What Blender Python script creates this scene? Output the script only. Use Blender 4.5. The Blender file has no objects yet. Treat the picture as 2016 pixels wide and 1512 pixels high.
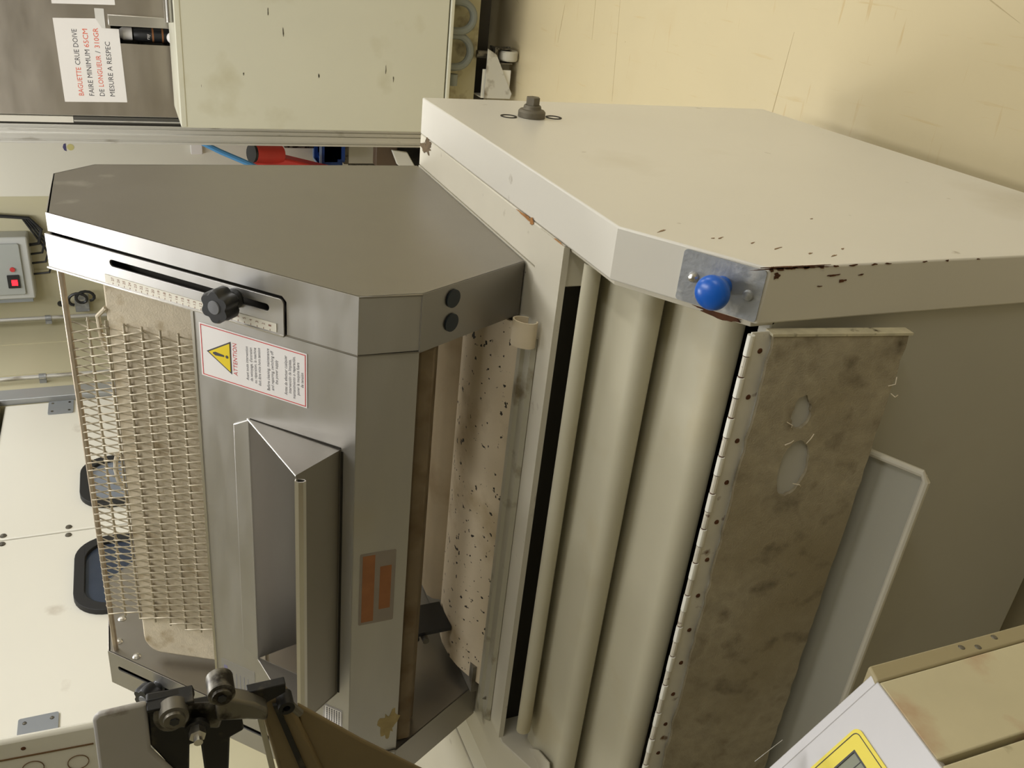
import bpy, bmesh, math, random
from math import sin, cos, pi, radians
from mathutils import Matrix, Vector
from mathutils.geometry import tessellate_polygon
random.seed(7)
S = bpy.context.scene
COL = S.collection

# ------------------------------------------------------------------ camera
cam = bpy.data.cameras.new('camera')
cam.sensor_width = 36.0
cam.lens = 31.14
cam.clip_start = 0.02
camo = bpy.data.objects.new('camera', cam)
COL.objects.link(camo)
cx_ = Vector((0.101, -0.376, -0.921)); cx_.normalize()
cz_ = Vector((0.455, -0.806, 0.379))
cz_ = (cz_ - cx_ * cz_.dot(cx_)).normalized()
cy_ = cz_.cross(cx_)
camo.matrix_world = Matrix(((cx_.x, cy_.x, cz_.x, 0), (cx_.y, cy_.y, cz_.y, 0), (cx_.z, cy_.z, cz_.z, 1.416), (0, 0, 0, 1)))
S.camera = camo

# ------------------------------------------------------------------ light and exposure
W = bpy.data.worlds.new('world')
S.world = W
W.use_nodes = True
W.node_tree.nodes['Background'].inputs[0].default_value = (0.75, 0.74, 0.70, 1)
W.node_tree.nodes['Background'].inputs[1].default_value = 0.05


def area(loc, sx, sy, power, col=(.985, .985, 1), rot=(0, 0, 0)):
    l = bpy.data.lights.new('ceiling_and_fill_light', 'AREA')
    l.shape = 'RECTANGLE'; l.size = sx; l.size_y = sy
    l.energy = power; l.color = col
    o = bpy.data.objects.new('ceiling_and_fill_light', l)
    o.location = loc; o.rotation_euler = rot
    COL.objects.link(o)
    return o


area((0.85, 3.1, 2.72), .25, 1.5, 19)
area((2.3, 2.6, 2.72), .25, 1.5, 36)  # added fill from the right to brighten the side cover
area((-.95, 2.15, 2.72), .25, 1.4, 24)
area((-1.45, 3.9, 2.72), .25, 1.3, 13)
area((.0, 1.05, 2.72), .25, 1.2, 15)  # added overhead fill to brighten the treads and deck
area((2.3, -.3, 2.72), .25, 1.2, 25)  # added front fill to brighten the viewer-facing panels
S.view_settings.view_transform = 'Standard'
S.view_settings.look = 'None'
S.view_settings.gamma = 1.0
S.view_settings.use_curve_mapping = False
S.view_settings.exposure = 0.0


# ------------------------------------------------------------------ materials
def lin(c):
    return tuple(((v / 255) / 12.92 if v / 255 <= .04045 else ((v / 255 + .055) / 1.055) ** 2.4) for v in c) + (1,)


MATS = {}


def mat(name, rgb, rough=.5, metal=0., var=.06, vs=5., stains=(), bump=0., bs=60., stretch=None, emit=0, rvar=0.):
    """stains: list of (rgb, scale, lo, hi, stretch3) : noise-thresholded dirt or spots"""
    if name in MATS:
        return MATS[name]
    m = bpy.data.materials.new(name)
    m.use_nodes = True
    nt = m.node_tree; N = nt.nodes; L = nt.links
    b = N['Principled BSDF']
    b.inputs['Roughness'].default_value = rough
    b.inputs['Metallic'].default_value = metal
    tc = N.new('ShaderNodeTexCoord')

    def noise(scale, st=None, det=4):
        n = N.new('ShaderNodeTexNoise'); n.inputs['Scale'].default_value = scale; n.inputs['Detail'].default_value = det
        mp = N.new('ShaderNodeMapping')
        if st: mp.inputs['Scale'].default_value = st
        L.new(tc.outputs['Object'], mp.inputs[0]); L.new(mp.outputs[0], n.inputs['Vector'])
        return n.outputs['Fac']
    c = lin(rgb)
    mx = N.new('ShaderNodeMix'); mx.data_type = 'RGBA'
    mx.inputs['A'].default_value = tuple(v * (1 - var * 2.2) for v in c[:3]) + (1,)
    mx.inputs['B'].default_value = tuple(min(1, v * (1 + var * 2.2)) for v in c[:3]) + (1,)
    L.new(noise(vs, stretch), mx.inputs['Factor'])
    cur = mx.outputs['Result']
    for s in stains:
        srgb, sc, lo, hi = s[:4]
        st = s[4] if len(s) > 4 else None
        r = N.new('ShaderNodeMapRange'); r.inputs['From Min'].default_value = lo; r.inputs['From Max'].default_value = hi
        L.new(noise(sc, st, 6), r.inputs['Value'])
        q = N.new('ShaderNodeMix'); q.data_type = 'RGBA'
        L.new(cur, q.inputs['A']); q.inputs['B'].default_value = lin(srgb)
        L.new(r.outputs[0], q.inputs['Factor'])
        cur = q.outputs['Result']
    L.new(cur, b.inputs['Base Color'])
    if rvar:
        r = N.new('ShaderNodeMapRange'); r.inputs['To Min'].default_value = rough - rvar; r.inputs['To Max'].default_value = rough + rvar
        r.inputs['From Min'].default_value = .3; r.inputs['From Max'].default_value = .7
        L.new(noise(vs * 1.7, stretch), r.inputs['Value']); L.new(r.outputs[0], b.inputs['Roughness'])
    if bump:
        bp = N.new('ShaderNodeBump'); bp.inputs['Strength'].default_value = bump; bp.inputs['Distance'].default_value = .002
        L.new(noise(bs, stretch), bp.inputs['Height']); L.new(bp.outputs[0], b.inputs['Normal'])
    if emit:
        b.inputs['Emission Color'].default_value = c; b.inputs['Emission Strength'].default_value = emit
    MATS[name] = m
    return m


STEEL = mat('brushed_steel', (190, 188, 184), .42, .88, .04, 5, bump=.02, bs=90, stretch=(1, 4, 4), rvar=.06,
            stains=[((190, 186, 176), 9, .62, .78)])
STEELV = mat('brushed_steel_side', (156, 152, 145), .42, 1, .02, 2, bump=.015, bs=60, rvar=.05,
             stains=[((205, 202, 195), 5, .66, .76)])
STEELD = mat('floury_steel', (135, 130, 118), .55, .7, .15, 5, stains=[((95, 85, 65), 14, .55, .7)])
BRIGHT = mat('bright_steel', (215, 212, 206), .3, 1, .04, 8)
ZINC = mat('zinc_plate', (160, 163, 166), .5, .6, .15, 25, bump=.3, bs=120, stains=[((205, 205, 202), 30, .55, .7)])
WHITE = mat('white_paint', (214, 210, 198), .30, 0, .03, 3, stains=[((150, 140, 120), 26, .72, .8), ((190, 182, 163), 3, .62, .85)])
WHITED = mat('white_paint_dirty', (206, 200, 182), .42, 0, .05, 5, stains=[((110, 92, 62), 18, .66, .78), ((60, 48, 32), 60, .74, .78)])
GREY = mat('pale_grey_paint', (184, 181, 168), .42, 0, .03, 3, stains=[((175, 170, 158), 5, .64, .85)])
CREAM = mat('cream_paint', (202, 200, 180), .45, 0, .03, 2.5, stains=[((110, 105, 85), 40, .74, .79, (1, 1, 3)), ((178, 172, 142), 4, .6, .8)])
CONS = mat('console_paint', (192, 182, 148), .5, 0, .06, 14, stains=[((170, 130, 100), 16, .55, .75), ((120, 108, 80), 22, .64, .75)])
DARKG = mat('dark_metal_and_gap_shade', (46, 42, 34), .7, .2)  # dark metal, also used to paint shade into gaps
BLACK = mat('black_plastic', (34, 35, 37), .4, 0, .1, 20)
KNOBC = mat('knob_cap', (112, 113, 115), .4)
BLKM = mat('black_metal', (26, 25, 24), .5, .3, .2, 20, stains=[((75, 68, 55), 40, .58, .72)])
GREASE = mat('greasy_steel', (112, 108, 98), .42, .7, .2, 30, stains=[((35, 30, 22), 38, .5, .62)])
ROLL = mat('roll_vinyl', (190, 184, 166), .5, 0, .04, 6, stains=[((184, 172, 144), 7, .58, .8)])
TREAD = mat('cream_tread', (194, 188, 164), .55, 0, .04, 5, stains=[((184, 172, 138), 6, .56, .8), ((80, 70, 45), 60, .77, .8)])
FELT = mat('wool_felt', (222, 210, 186), .95, 0, .08, 60, bump=.35, bs=400, stains=[((168, 148, 112), 30, .55, .75)])
MOULD = mat('mould_spotted_belt', (212, 196, 166), .8, 0, .06, 12, bump=.2, bs=200,
            stains=[((176, 156, 120), 10, .55, .75), ((38, 32, 24), 85, .645, .665)])
BELT = mat('canvas_belt', (214, 199, 170), .8, 0, .06, 12, bump=.2, bs=200, stains=[((180, 160, 125), 9, .55, .75)])
BROWNF = mat('brown_felt_strip', (122, 106, 82), .9, 0, .1, 20, stains=[((98, 78, 50), 12, .5, .7)])
PADF = mat('worn_felt_pad', (168, 158, 134), .97, 0, .16, 60, bump=.5, bs=500,
           stains=[((150, 138, 110), 5, .42, .7), ((100, 90, 70), 30, .55, .78)])
BACKB = mat('grey_backing', (190, 188, 180), .6, 0)
ALU = mat('aluminium_profile', (205, 203, 196), .4, .5, .05, 4, stains=[((125, 115, 95), 20, .6, .75, (1, 1, .3))])
ALUD = mat('dull_alu_strip', (175, 170, 150), .55, .2, .06, 8, stains=[((120, 108, 82), 20, .58, .72)])
PINT = mat('wall_panel', (222, 219, 205), .35, 0, .02, 1.5)
PINTD = mat('wall_panel_beige', (196, 190, 160), .45, 0, .03, 2)
DOORM = mat('door_laminate', (228, 225, 212), .25, 0, .02, 1.5, stains=[((198, 190, 175), 6, .68, .8)])
FRAMEG = mat('door_frame_grey', (168, 170, 170), .4, .4, .04, 6)
HINGEG = mat('hinge_plate_grey', (150, 155, 160), .4, .4)
RUBBER = mat('black_rubber', (30, 30, 30), .6)
GLASSD = mat('dark_window_glass', (58, 66, 80), .12, 0, .1, 12)
GLASSL = mat('grey_window_glass', (125, 132, 142), .15, 0, .08, 8)
RUST = mat('rust', (84, 48, 22), .85, 0, .3, 60)
RUSTL = mat('rust_light', (160, 112, 62), .85, 0, .3, 60)
BLUE = mat('blue_plastic', (18, 92, 190), .3, 0, .05, 10)
BLUEC = mat('blue_crate', (25, 70, 150), .5)
BLUET = mat('blue_hose', (84, 150, 205), .4)
RED = mat('red_paint', (206, 62, 52), .5, 0, .1, 8)
PAPER = mat('white_paper', (232, 228, 224), .6, 0, .01, 3)
INK = mat('grey_ink', (72, 70, 74), .8)
INKR = mat('orange_red_ink', (222, 96, 66), .8)
REDP = mat('red_print', (200, 60, 58), .6)
YEL = mat('warning_yellow', (232, 205, 28), .45)
YELC = mat('console_yellow', (226, 208, 62), .4, 0, .03, 12)
DISP = mat('display_green_grey', (120, 124, 104), .25, 0, .15, 40)
ORANGE = mat('orange_print', (150, 98, 58), .7, 0, .12, 40)
STK = mat('worn_sticker', (140, 130, 118), .6, 0, .08, 30)
RULER = mat('ruler_tape', (226, 221, 205), .5, 0, .02, 30)
TAN = mat('tan_stain', (160, 142, 96), .8, 0, .2, 50)
LED = mat('red_led', (255, 20, 30), .4, emit=6)
BROWNP = mat('brown_chute', (122, 106, 74), .55, .1, .1, 6, stains=[((70, 55, 35), 14, .62, .75)])
FLOORM = mat('floor_resin', (203, 189, 152), .32, 0, .05, 1.2, rvar=.05,
             stains=[((190, 168, 122), 1.6, .58, .8), ((150, 128, 90), 40, .76, .8), ((198, 180, 138), 14, .64, .72, (5, .4, 1)), ((196, 176, 134), 11, .66, .72, (.5, 4.5, 1))])
CEILM = mat('ceiling_white', (225, 224, 216), .7)
WHITEB = mat('bright_white_paint', (236, 234, 222), .35, 0, .02, 3, stains=[((130, 105, 70), 20, .74, .8)])


# ------------------------------------------------------------------ geometry helpers
class G:
    """mesh collector"""
    def __init__(s): s.v = []; s.f = []

    def add(s, vs, fs):
        o = len(s.v); s.v += [tuple(v) for v in vs]; s.f += [tuple(i + o for i in f) for f in fs]; return s

    def box(s, x0, x1, y0, y1, z0, z1, M=None):
        vs = [Vector((x, y, z)) for x in (x0, x1) for y in (y0, y1) for z in (z0, z1)]
        if M: vs = [M @ v for v in vs]
        return s.add(vs, [(0, 1, 3, 2), (4, 6, 7, 5), (0, 4, 5, 1), (2, 3, 7, 6), (0, 2, 6, 4), (1, 5, 7, 3)])

    def slab(s, loops, w0, w1, M=Matrix()):
        if not isinstance(loops[0][0], (tuple, list)): loops = [loops]
        flat = [p for l in loops for p in l]; n = len(flat)
        vs = [M @ Vector((p[0], p[1], w1)) for p in flat] + [M @ Vector((p[0], p[1], w0)) for p in flat]
        if len(loops) == 1:
            tri = [tuple(range(n))]
        else:
            tri = [tuple(t) for t in tessellate_polygon([[Vector((p[0], p[1], 0)) for p in l] for l in loops])]
        fs = list(tri) + [tuple(reversed([i + n for i in t])) for t in tri]
        o = 0
        for l in loops:
            k = len(l)
            for i in range(k):
                a = o + i; b_ = o + (i + 1) % k
                fs.append((a, a + n, b_ + n, b_))
            o += k
        return s.add(vs, fs)

    def prism(s, prof, x0, x1):        # prof in (Y,Z)
        return s.slab(prof, 0, x1 - x0, MX(x0))

    def sheet(s, prof, t, x0, x1):     # open profile line (Y,Z), thickened downwards along its normal
        top = [Vector(p) for p in prof]; bot = []
        for i, p in enumerate(top):
            a = top[max(0, i - 1)]; b_ = top[min(len(top) - 1, i + 1)]
            d = (b_ - a).normalized(); bot.append(p + Vector((d.y, -d.x)) * t)
        poly = [tuple(p) for p in top] + [tuple(p) for p in reversed(bot)]
        n = len(top)
        vs = []
        for x in (x0, x1):
            vs += [(x, p[0], p[1]) for p in poly]
        m = len(poly); fs = []
        for i in range(m): fs.append((i, (i + 1) % m, (i + 1) % m + m, i + m))
        for i in range(n - 1):
            fs.append((i, i + 1, m - 2 - i, m - 1 - i)); fs.append((i + m, m - 1 - i + m, m - 2 - i + m, i + 1 + m))
        return s.add(vs, fs)

    def cyl(s, p0, p1, r, n=16, r2=None):
        p0 = Vector(p0); p1 = Vector(p1); d = (p1 - p0).normalized()
        a = d.orthogonal().normalized(); b_ = d.cross(a); r2 = r if r2 is None else r2
        vs = [p0 + (a * cos(2 * pi * i / n) + b_ * sin(2 * pi * i / n)) * r for i in range(n)]
        vs += [p1 + (a * cos(2 * pi * i / n) + b_ * sin(2 * pi * i / n)) * r2 for i in range(n)]
        fs = [(i, (i + 1) % n, (i + 1) % n + n, i + n) for i in range(n)]
        fs += [tuple(reversed(range(n))), tuple(range(n, 2 * n))]
        return s.add(vs, fs)

    def tube(s, pts, r, n=8, closed=False):
        pts = [Vector(p) for p in pts]; k = len(pts); vs = []; fs = []
        up = None
        for i, p in enumerate(pts):
            d = (pts[min(i + 1, k - 1)] - pts[max(i - 1, 0)]).normalized()
            if up is None: up = d.orthogonal().normalized()
            up = (up - d * up.dot(d)).normalized(); b_ = d.cross(up)
            vs += [p + (up * cos(2 * pi * j / n) + b_ * sin(2 * pi * j / n)) * r for j in range(n)]
        for i in range(k - 1):
            for j in range(n):
                fs.append((i * n + j, i * n + (j + 1) % n, (i + 1) * n + (j + 1) % n, (i + 1) * n + j))
        fs += [tuple(reversed(range(n))), tuple(range((k - 1) * n, k * n))]
        return s.add(vs, fs)

    def lathe(s, prof, c, axis, n=24):   # prof (r, h) along axis
        c = Vector(c); d = Vector(axis).normalized(); a = d.orthogonal().normalized(); b_ = d.cross(a)
        k = len(prof); vs = []; fs = []
        for r, h in prof:
            vs += [c + d * h + (a * cos(2 * pi * j / n) + b_ * sin(2 * pi * j / n)) * max(r, 1e-5) for j in range(n)]
        for i in range(k - 1):
            for j in range(n): fs.append((i * n + j, i * n + (j + 1) % n, (i + 1) * n + (j + 1) % n, (i + 1) * n + j))
        return s.add(vs, fs)


def frame(o, ux, uy):
    ux = Vector(ux).normalized(); uy = Vector(uy).normalized(); n = ux.cross(uy)
    return Matrix(((ux.x, uy.x, n.x, o[0]), (ux.y, uy.y, n.y, o[1]), (ux.z, uy.z, n.z, o[2]), (0, 0, 0, 1)))


def MX(x): return frame((x, 0, 0), (0, 1, 0), (0, 0, 1))       # plane X = x, (u,v) = (Y,Z), normal +X
def MY(y): return frame((0, y, 0), (1, 0, 0), (0, 0, 1))       # plane Y = y, (u,v) = (X,Z), normal -Y
def MZ(z): return frame((0, 0, z), (1, 0, 0), (0, 1, 0))       # plane Z = z, normal +Z


def rrect(x0, x1, y0, y1, r, k=5):
    out = []
    for cx, cy, a0 in ((x1 - r, y1 - r, 0), (x0 + r, y1 - r, 90), (x0 + r, y0 + r, 180), (x1 - r, y0 + r, 270)):
        for i in range(k + 1):
            a = radians(a0 + 90 * i / k); out.append((cx + r * cos(a), cy + r * sin(a)))
    return out


def circ(cx, cy, r, n=20, ry=None):
    return [(cx + r * cos(2 * pi * i / n), cy + (ry or r) * sin(2 * pi * i / n)) for i in range(n)]


def blob(cx, cy, rx, ry, n=26, j=.12, seed=0):
    R = random.Random(seed)
    ph = [R.uniform(0, 6.28) for _ in range(3)]
    o = []
    for i in range(n):
        a = 2 * pi * i / n
        k = 1 + j * (sin(2 * a + ph[0]) * .5 + sin(3 * a + ph[1]) * .4 + sin(7 * a + ph[2]) * .3) + R.uniform(-j, j) * .3
        o.append((cx + rx * k * cos(a), cy + ry * k * sin(a)))
    return o


def tag(o, label=None, cat=None, group=None, kind=None):
    if label: o['label'] = label
    if cat: o['category'] = cat
    if group: o['group'] = group
    if kind: o['kind'] = kind
    return o


def thing(name, loc, label, cat, group=None):
    o = bpy.data.objects.new(name, None); COL.objects.link(o); o.location = loc
    o.empty_display_size = .1
    return tag(o, label, cat, group)


def put(name, g, m, parent=None, bevel=0, smooth=30, label=None, seg=2):
    """link the collected geometry (world coordinates) as one object"""
    me = bpy.data.meshes.new(name)
    me.from_pydata(g.v, [], g.f); me.validate()
    bm = bmesh.new(); bm.from_mesh(me)
    bmesh.ops.recalc_face_normals(bm, faces=bm.faces)
    bm.to_mesh(me); bm.free()
    if smooth:
        me.shade_smooth(); me.set_sharp_from_angle(angle=radians(smooth))
    me.materials.append(m)
    o = bpy.data.objects.new(name, me); COL.objects.link(o)
    if parent is not None:
        o.parent = parent
        if parent.type == 'EMPTY': o.location = -parent.location
    if bevel:
        b = o.modifiers.new('bevel', 'BEVEL'); b.width = bevel; b.segments = seg; b.limit_method = 'ANGLE'; b.angle_limit = radians(35)
    if label: o['label'] = label
    return o


def text(name, body, M, height, width, m, parent, align='CENTER', thick=.0002):
    cu = bpy.data.curves.new(name, 'FONT'); cu.body = body; cu.size = 1; cu.align_x = align; cu.extrude = 0; cu.space_line = 1.0
    cu.resolution_u = 2
    t = bpy.data.objects.new(name, cu); COL.objects.link(t)
    me = bpy.data.meshes.new_from_object(t)
    bpy.data.objects.remove(t); bpy.data.curves.remove(cu)
    xs = [v.co.x for v in me.vertices]; ys = [v.co.y for v in me.vertices]
    sx = width / (max(xs) - min(xs)) if width else height
    sy = height
    for v in me.vertices:
        c = v.co.copy(); v.co = M @ Vector((c.x * sx, c.y * sy, thick))
    me.materials.clear(); me.materials.append(m); me.name = name
    o = bpy.data.objects.new(name, me); COL.objects.link(o)
    if parent is not None:
        o.parent = parent
        if parent.type == 'EMPTY': o.location = -parent.location
    return o


def struct(name, g, m, parent=None, **k):
    o = put(name, g, m, parent, **k)
    if parent is None: o['kind'] = 'structure'
    return o


# ------------------------------------------------------------------ the room
XL, XRW, YB, YF, HC = -2.15, 3.0, 5.0, -1.6, 2.8
struct('floor', G().box(XL - .1, XRW, YF, YB + .1, -.06, 0), FLOORM)
FLO = bpy.data.objects['floor']
RF = random.Random(21)
MARK = mat('floor_scuff', (176, 160, 122), .5, 0, .1, 30)
for k in range(42):
    x, y = RF.uniform(-.35, .75), RF.uniform(1.2, 3.4); a_ = RF.choice((RF.uniform(-20, 20), RF.uniform(50, 110)))
    l = RF.uniform(.01, .13)
    put('scuff_mark', G().slab(blob(0, 0, l, RF.uniform(.0006, .0016), 12, .4, k), 0.0001, .0004, MZ(0) @ Matrix.Translation((x, y, 0)) @ Matrix.Rotation(radians(a_), 4, 'Z')), MARK, FLO)
struct('ceiling', G().box(XL - .1, XRW, YF, YB + .1, HC, HC + .06), CEILM)
wb = struct('wall_back', G().box(XL - .1, XRW, YB, YB + .1, 0, HC), PINTD)
struct('wall_right', G().box(XRW, XRW + .1, YF, YB, 0, HC), PINT)
struct('wall_front', G().box(XL - .1, XRW, YF - .1, YF, 0, HC), mat('dark_front_wall', (150, 147, 136), .6))
# lighter lining panel that stands proud of the back wall
struct('trim_1', G().box(-1.44, XRW, YB - .06, YB, 0, HC), PINT, bevel=.004)
# left wall with opening for the double doors
DY0, DY1, DYM, DZ = 2.02, 4.06, 3.02, 2.02
struct('wall_left', G().slab([[(YF, 0), (YB, 0), (YB, HC), (YF, HC)], [(DY0, .004), (DY0, DZ + .02), (DY1, DZ + .02), (DY1, .004)]], -.1, 0, MX(XL)), PINTD)
struct('wall_behind_doors', G().box(XL - .22, XL - .16, DY0 - .2, DY1 + .2, 0, HC), PINTD)
tf = G()
tf.box(XL, XL + .03, DY1, DY1 + .10, 0, DZ + .12).box(XL, XL + .03, DY0 - .10, DY0, 0, DZ + .12).box(XL, XL + .03, DY0, DY1, DZ + .02, DZ + .12)
struct('trim_2', tf, FRAMEG, bevel=.003)
seam = G()
for y in (4.72, 4.36):
    seam.box(XL, XL + .004, y, y + .02, 0, HC)
seam.box(-1.86, -1.85, YB - .004, YB, 0, HC)
struct('trim_3', seam, PINTD)


def door(n, y0, y1, hy, wins, hz=1.79):
    d = struct('door_%d' % n, G().box(XL - .045, XL + .004, y0, y1, .01, DZ), DOORM, bevel=.004)
    for (wy0, wy1, wz0, wz1, gm) in wins:
        out = rrect(wy0, wy1, wz0, wz1, .11, 8); inn = rrect(wy0 + .035, wy1 - .035, wz0 + .035, wz1 - .035, .085, 8)
        f = put('window_gasket', G().slab([out, inn], 0, .022, MX(XL + .004)), RUBBER, d, bevel=.005)
        put('window_glass', G().slab(inn, .002, .008, MX(XL + .004)), gm, f)
    for z in (hz, .35):
        h = put('hinge_plate', G().slab(rrect(*hy, z - .052, z + .052, .006), 0, .006, MX(XL + .004)), HINGEG, d)
        sg = G()
        for yy in (hy[0] + .02, hy[1] - .02):
            for zz in (z - .035, z + .035):
                sg.lathe([(.0001, .003), (.005, .002), (.006, 0)], (XL + .01, yy, zz), (1, 0, 0), 10)
        put('hinge_screw', sg, GREASE, h)
    for (yy, zz) in ((DYM - .025 if n == 2 else DYM + .025, 1.95), (DYM - .025 if n == 2 else DYM + .025, 1.735), (DYM - .025 if n == 2 else DYM + .025, 1.2)):
        put('bolt_head', G().lathe([(.0001, .006), (.01, .004), (.012, 0)], (XL + .004, yy, zz), (1, 0, 0), 14), GREASE, d)
    return d


door(1, DYM + .004, DY1 - .01, (3.93, 4.045), [(3.135, 3.49, 1.25, 1.70, GLASSL)])
door(2, DY0 + .01, DYM - .004, (2.03, 2.13), [(2.52, 2.93, 1.16, 1.71, GLASSD)])

# conduits with clamps on the far wall
for (x, y, lab) in ((-2.10, 4.93, 'grey conduit running up the far left corner behind the black cable bracket'),
                    (-2.12, 4.27, 'grey conduit running up the left wall beside the door frame')):
    t = thing('conduit', (x, y, 0), lab, 'pipe', 'wall conduits')
    put('pipe', G().cyl((x, y, .02), (x, y, HC - .01), .011, 12), ALU, t)
    for z in (1.86, 1.2):
        put('clamp', G().cyl((x, y, z), (x, y, z + .03), .015, 12).box(x - .012, x - .03, y - .012, y + .012, z, z + .03), ZINC, t)

# electric box with red display on the back wall
bx = thing('electric_box', (-1.80, YB, 1.9), 'grey electric box with red display high on the far wall', 'electric box')
put('housing', G().slab(rrect(-1.97, -1.635, 1.915, 2.35, .01), -.02, .09, MY(YB - .02)), mat('box_grey', (190, 192, 188), .4), bx, bevel=.008)
put('cover', G().slab(rrect(-1.94, -1.665, 1.955, 2.32, .01), 0, .012, MY(YB - .11)), mat('box_cover', (168, 172, 168), .3), bx, bevel=.003)
dp = put('display_frame', G().slab(rrect(-1.90, -1.83, 1.975, 2.03, .003), 0, .008, MY(YB - .122)), BLACK, bx)
put('red_display', G().slab(rrect(-1.885, -1.855, 1.985, 2.012, .002), 0, .002, MY(YB - .130)), LED, dp)
put('button', G().cyl((-1.80, YB - .13, 2.0), (-1.80, YB - .12, 2.0), .012), REDP, bx)
put('base_strip', G().box(-1.99, -1.955, YB - .1, YB, 1.93, 2.3), HINGEG, bx)
for i, dx in enumerate((0, .05, .1, .16)):
    xx = -1.70 - dx
    pts = [(xx, YB - .04, 1.92), (xx + .01, YB - .05, 1.87 - .01 * i), (xx + .08, YB - .04, 1.85 - .012 * i), (-1.56, YB - .03, 1.90 + .01 * i), (-1.54, YB - .03, 2.1 + .02 * i), (-1.53, YB - .03, 2.5)]
    put('cable', G().tube(pts, .009 if i == 0 else .006, 8), BLACK, bx)
cb = thing('cable_bracket', (-2.04, YB, 1.7), 'small grey bracket with coiled black cable low in the far corner', 'bracket')
put('bracket_plate', G().box(-2.085, -2.0, YB - .05, YB, 1.67, 1.74), ZINC, cb, bevel=.003)
put('cable', G().tube([(-2.0 - .03 * cos(a) + .01 * a / 6, YB - .08, 1.74 + .035 * sin(a) - .006 * a) for a in [i * .5 for i in range(26)]], .008, 7), BLACK, cb)
put('plug', G().cyl((-2.02, YB - .08, 1.79), (-2.03, YB - .05, 1.81), .016, 12), BLACK, cb)
st = thing('wall_sticker', (-1.19, YB - .062, 1.66), 'tiny purple and yellow sticker on the back wall beside the post', 'sticker')
put('sticker_top', G().slab([(-1.21, 1.685), (-1.17, 1.685), (-1.175, 1.695), (-1.19, 1.70), (-1.205, 1.695)], 0, .001, MY(YB - .0605)), mat('purple', (70, 66, 110), .6), st)
put('sticker_base', G().slab(circ(-1.19, 1.665, .016), 0, .001, MY(YB - .0605)), mat('pale_yellow', (205, 196, 130), .6), st)
sk = thing('wall_socket', (-1.18, YB - .06, 1.1), 'small white socket low on the back wall above the red cart', 'socket')
put('socket_box', G().slab(rrect(-1.215, -1.155, 1.04, 1.10, .006), 0, .03, MY(YB - .06)), PAPER, sk, bevel=.004)

# ------------------------------------------------------------------ far things glimpsed past the post
rc = thing('red_cart', (-1.2, 4.6, 0), 'red metal chute with black round tube end leaning by the back wall', 'cart')
put('red_panel', G().slab([(-1.105, .80), (-1.13, .84), (-1.35, .85), (-1.35, .40), (-1.20, .40)], 0, .10, MY(4.62)), RED, rc, bevel=.01)
put('red_fold', G().slab([(-1.20, .80), (-1.24, .78), (-1.27, .36), (-1.235, .36)], 0, .04, MY(4.52)), mat('red_paint_dark', (165, 40, 36), .5), rc, bevel=.006)
put('tube', G().cyl((-1.12, 4.55, .70), (-1.10, 4.48, .84), .045, 20, .048), RED, rc)
put('tube_mouth', G().cyl((-1.10, 4.481, .838), (-1.0985, 4.476, .85), .046, 20), BLACK, rc)
put('leg', G().box(-1.30, -1.27, 4.54, 4.57, 0, .35), GREASE, rc)
put('leg', G().box(-1.20, -1.17, 4.54, 4.57, 0, .35), GREASE, rc)
tb = tag(put('blue_hose', G().tube([(-1.02, 4.44, 1.12), (-1.08, 4.43, 1.0), (-1.14, 4.42, .86), (-1.21, 4.42, .72), (-1.30, 4.42, .62), (-1.42, 4.42, .55)], .013, 8), BLUET), 'light blue hose hanging down past the red chute', 'hose')
cr = thing('blue_crate', (-1.16, 4.75, 0), 'stack of blue plastic crates standing behind the red chute', 'crate')
for k, z in enumerate((.33, .35, .37)):
    put('crate', G().slab([rrect(-1.24 + .015 * (2 - k), -.95, 4.73, 4.92, .02), rrect(-1.225 + .015 * (2 - k), -.965, 4.745, 4.905, .015)], z, z + .09, MZ(0)), BLUEC, cr)
put('stand', G().box(-1.22, -.96, 4.75, 4.90, .305, .33).box(-1.05, -1.02, 4.76, 4.80, 0, .305).box(-1.0, -.97, 4.76, 4.80, 0, .305), GREASE, cr)
put('crate_front', G().box(-1.225, -.96, 4.745, 4.76, .34, .452), BLUEC, cr)
put('crate_rim', G().slab([rrect(-1.235, -.94, 4.725, 4.925, .02), rrect(-1.225, -.955, 4.74, 4.91, .015)], .455, .465, MZ(0)), mat('crate_rim_pale', (150, 175, 215), .5), cr)
bk = thing('grey_rack', (-1.14, 4.9, .4), 'small grey slatted rack fixed low on the back wall', 'rack')
g = G(); g.slab([rrect(-1.175, -1.05, .46, .62, .004), rrect(-1.165, -1.06, .47, .61, .003)], 0, .03, MY(YB - .06))
put('rack_frame', g, GREASE, bk)
for k in range(6):
    put('slat', G().box(-1.165, -1.06, YB - .085, YB - .062, .475 + k * .023, .487 + k * .023), GREASE, bk)
br = thing('brown_stand', (-1.1, 4.6, 0), 'brown and black machine foot with white pedal on the far floor', 'machine foot')
put('foot_block', G().box(-1.12, -1.0, 4.32, 4.38, .16, .27), mat('dull_brown', (95, 78, 60), .6), br, bevel=.006)
put('foot_post', G().box(-1.15, -1.0, 4.35, 4.40, .0, .16), BLKM, br, bevel=.006)
put('pedal', G().slab([(-1.03, .20), (-1.10, .17), (-1.14, .11), (-1.12, .07), (-1.04, .12)], 0, .02, MY(4.3)), WHITEB, br, bevel=.004)
put('clamp_head', G().box(-1.1, -1.0, 4.26, 4.3, 0.0, .05), GREASE, br, bevel=.006)

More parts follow.
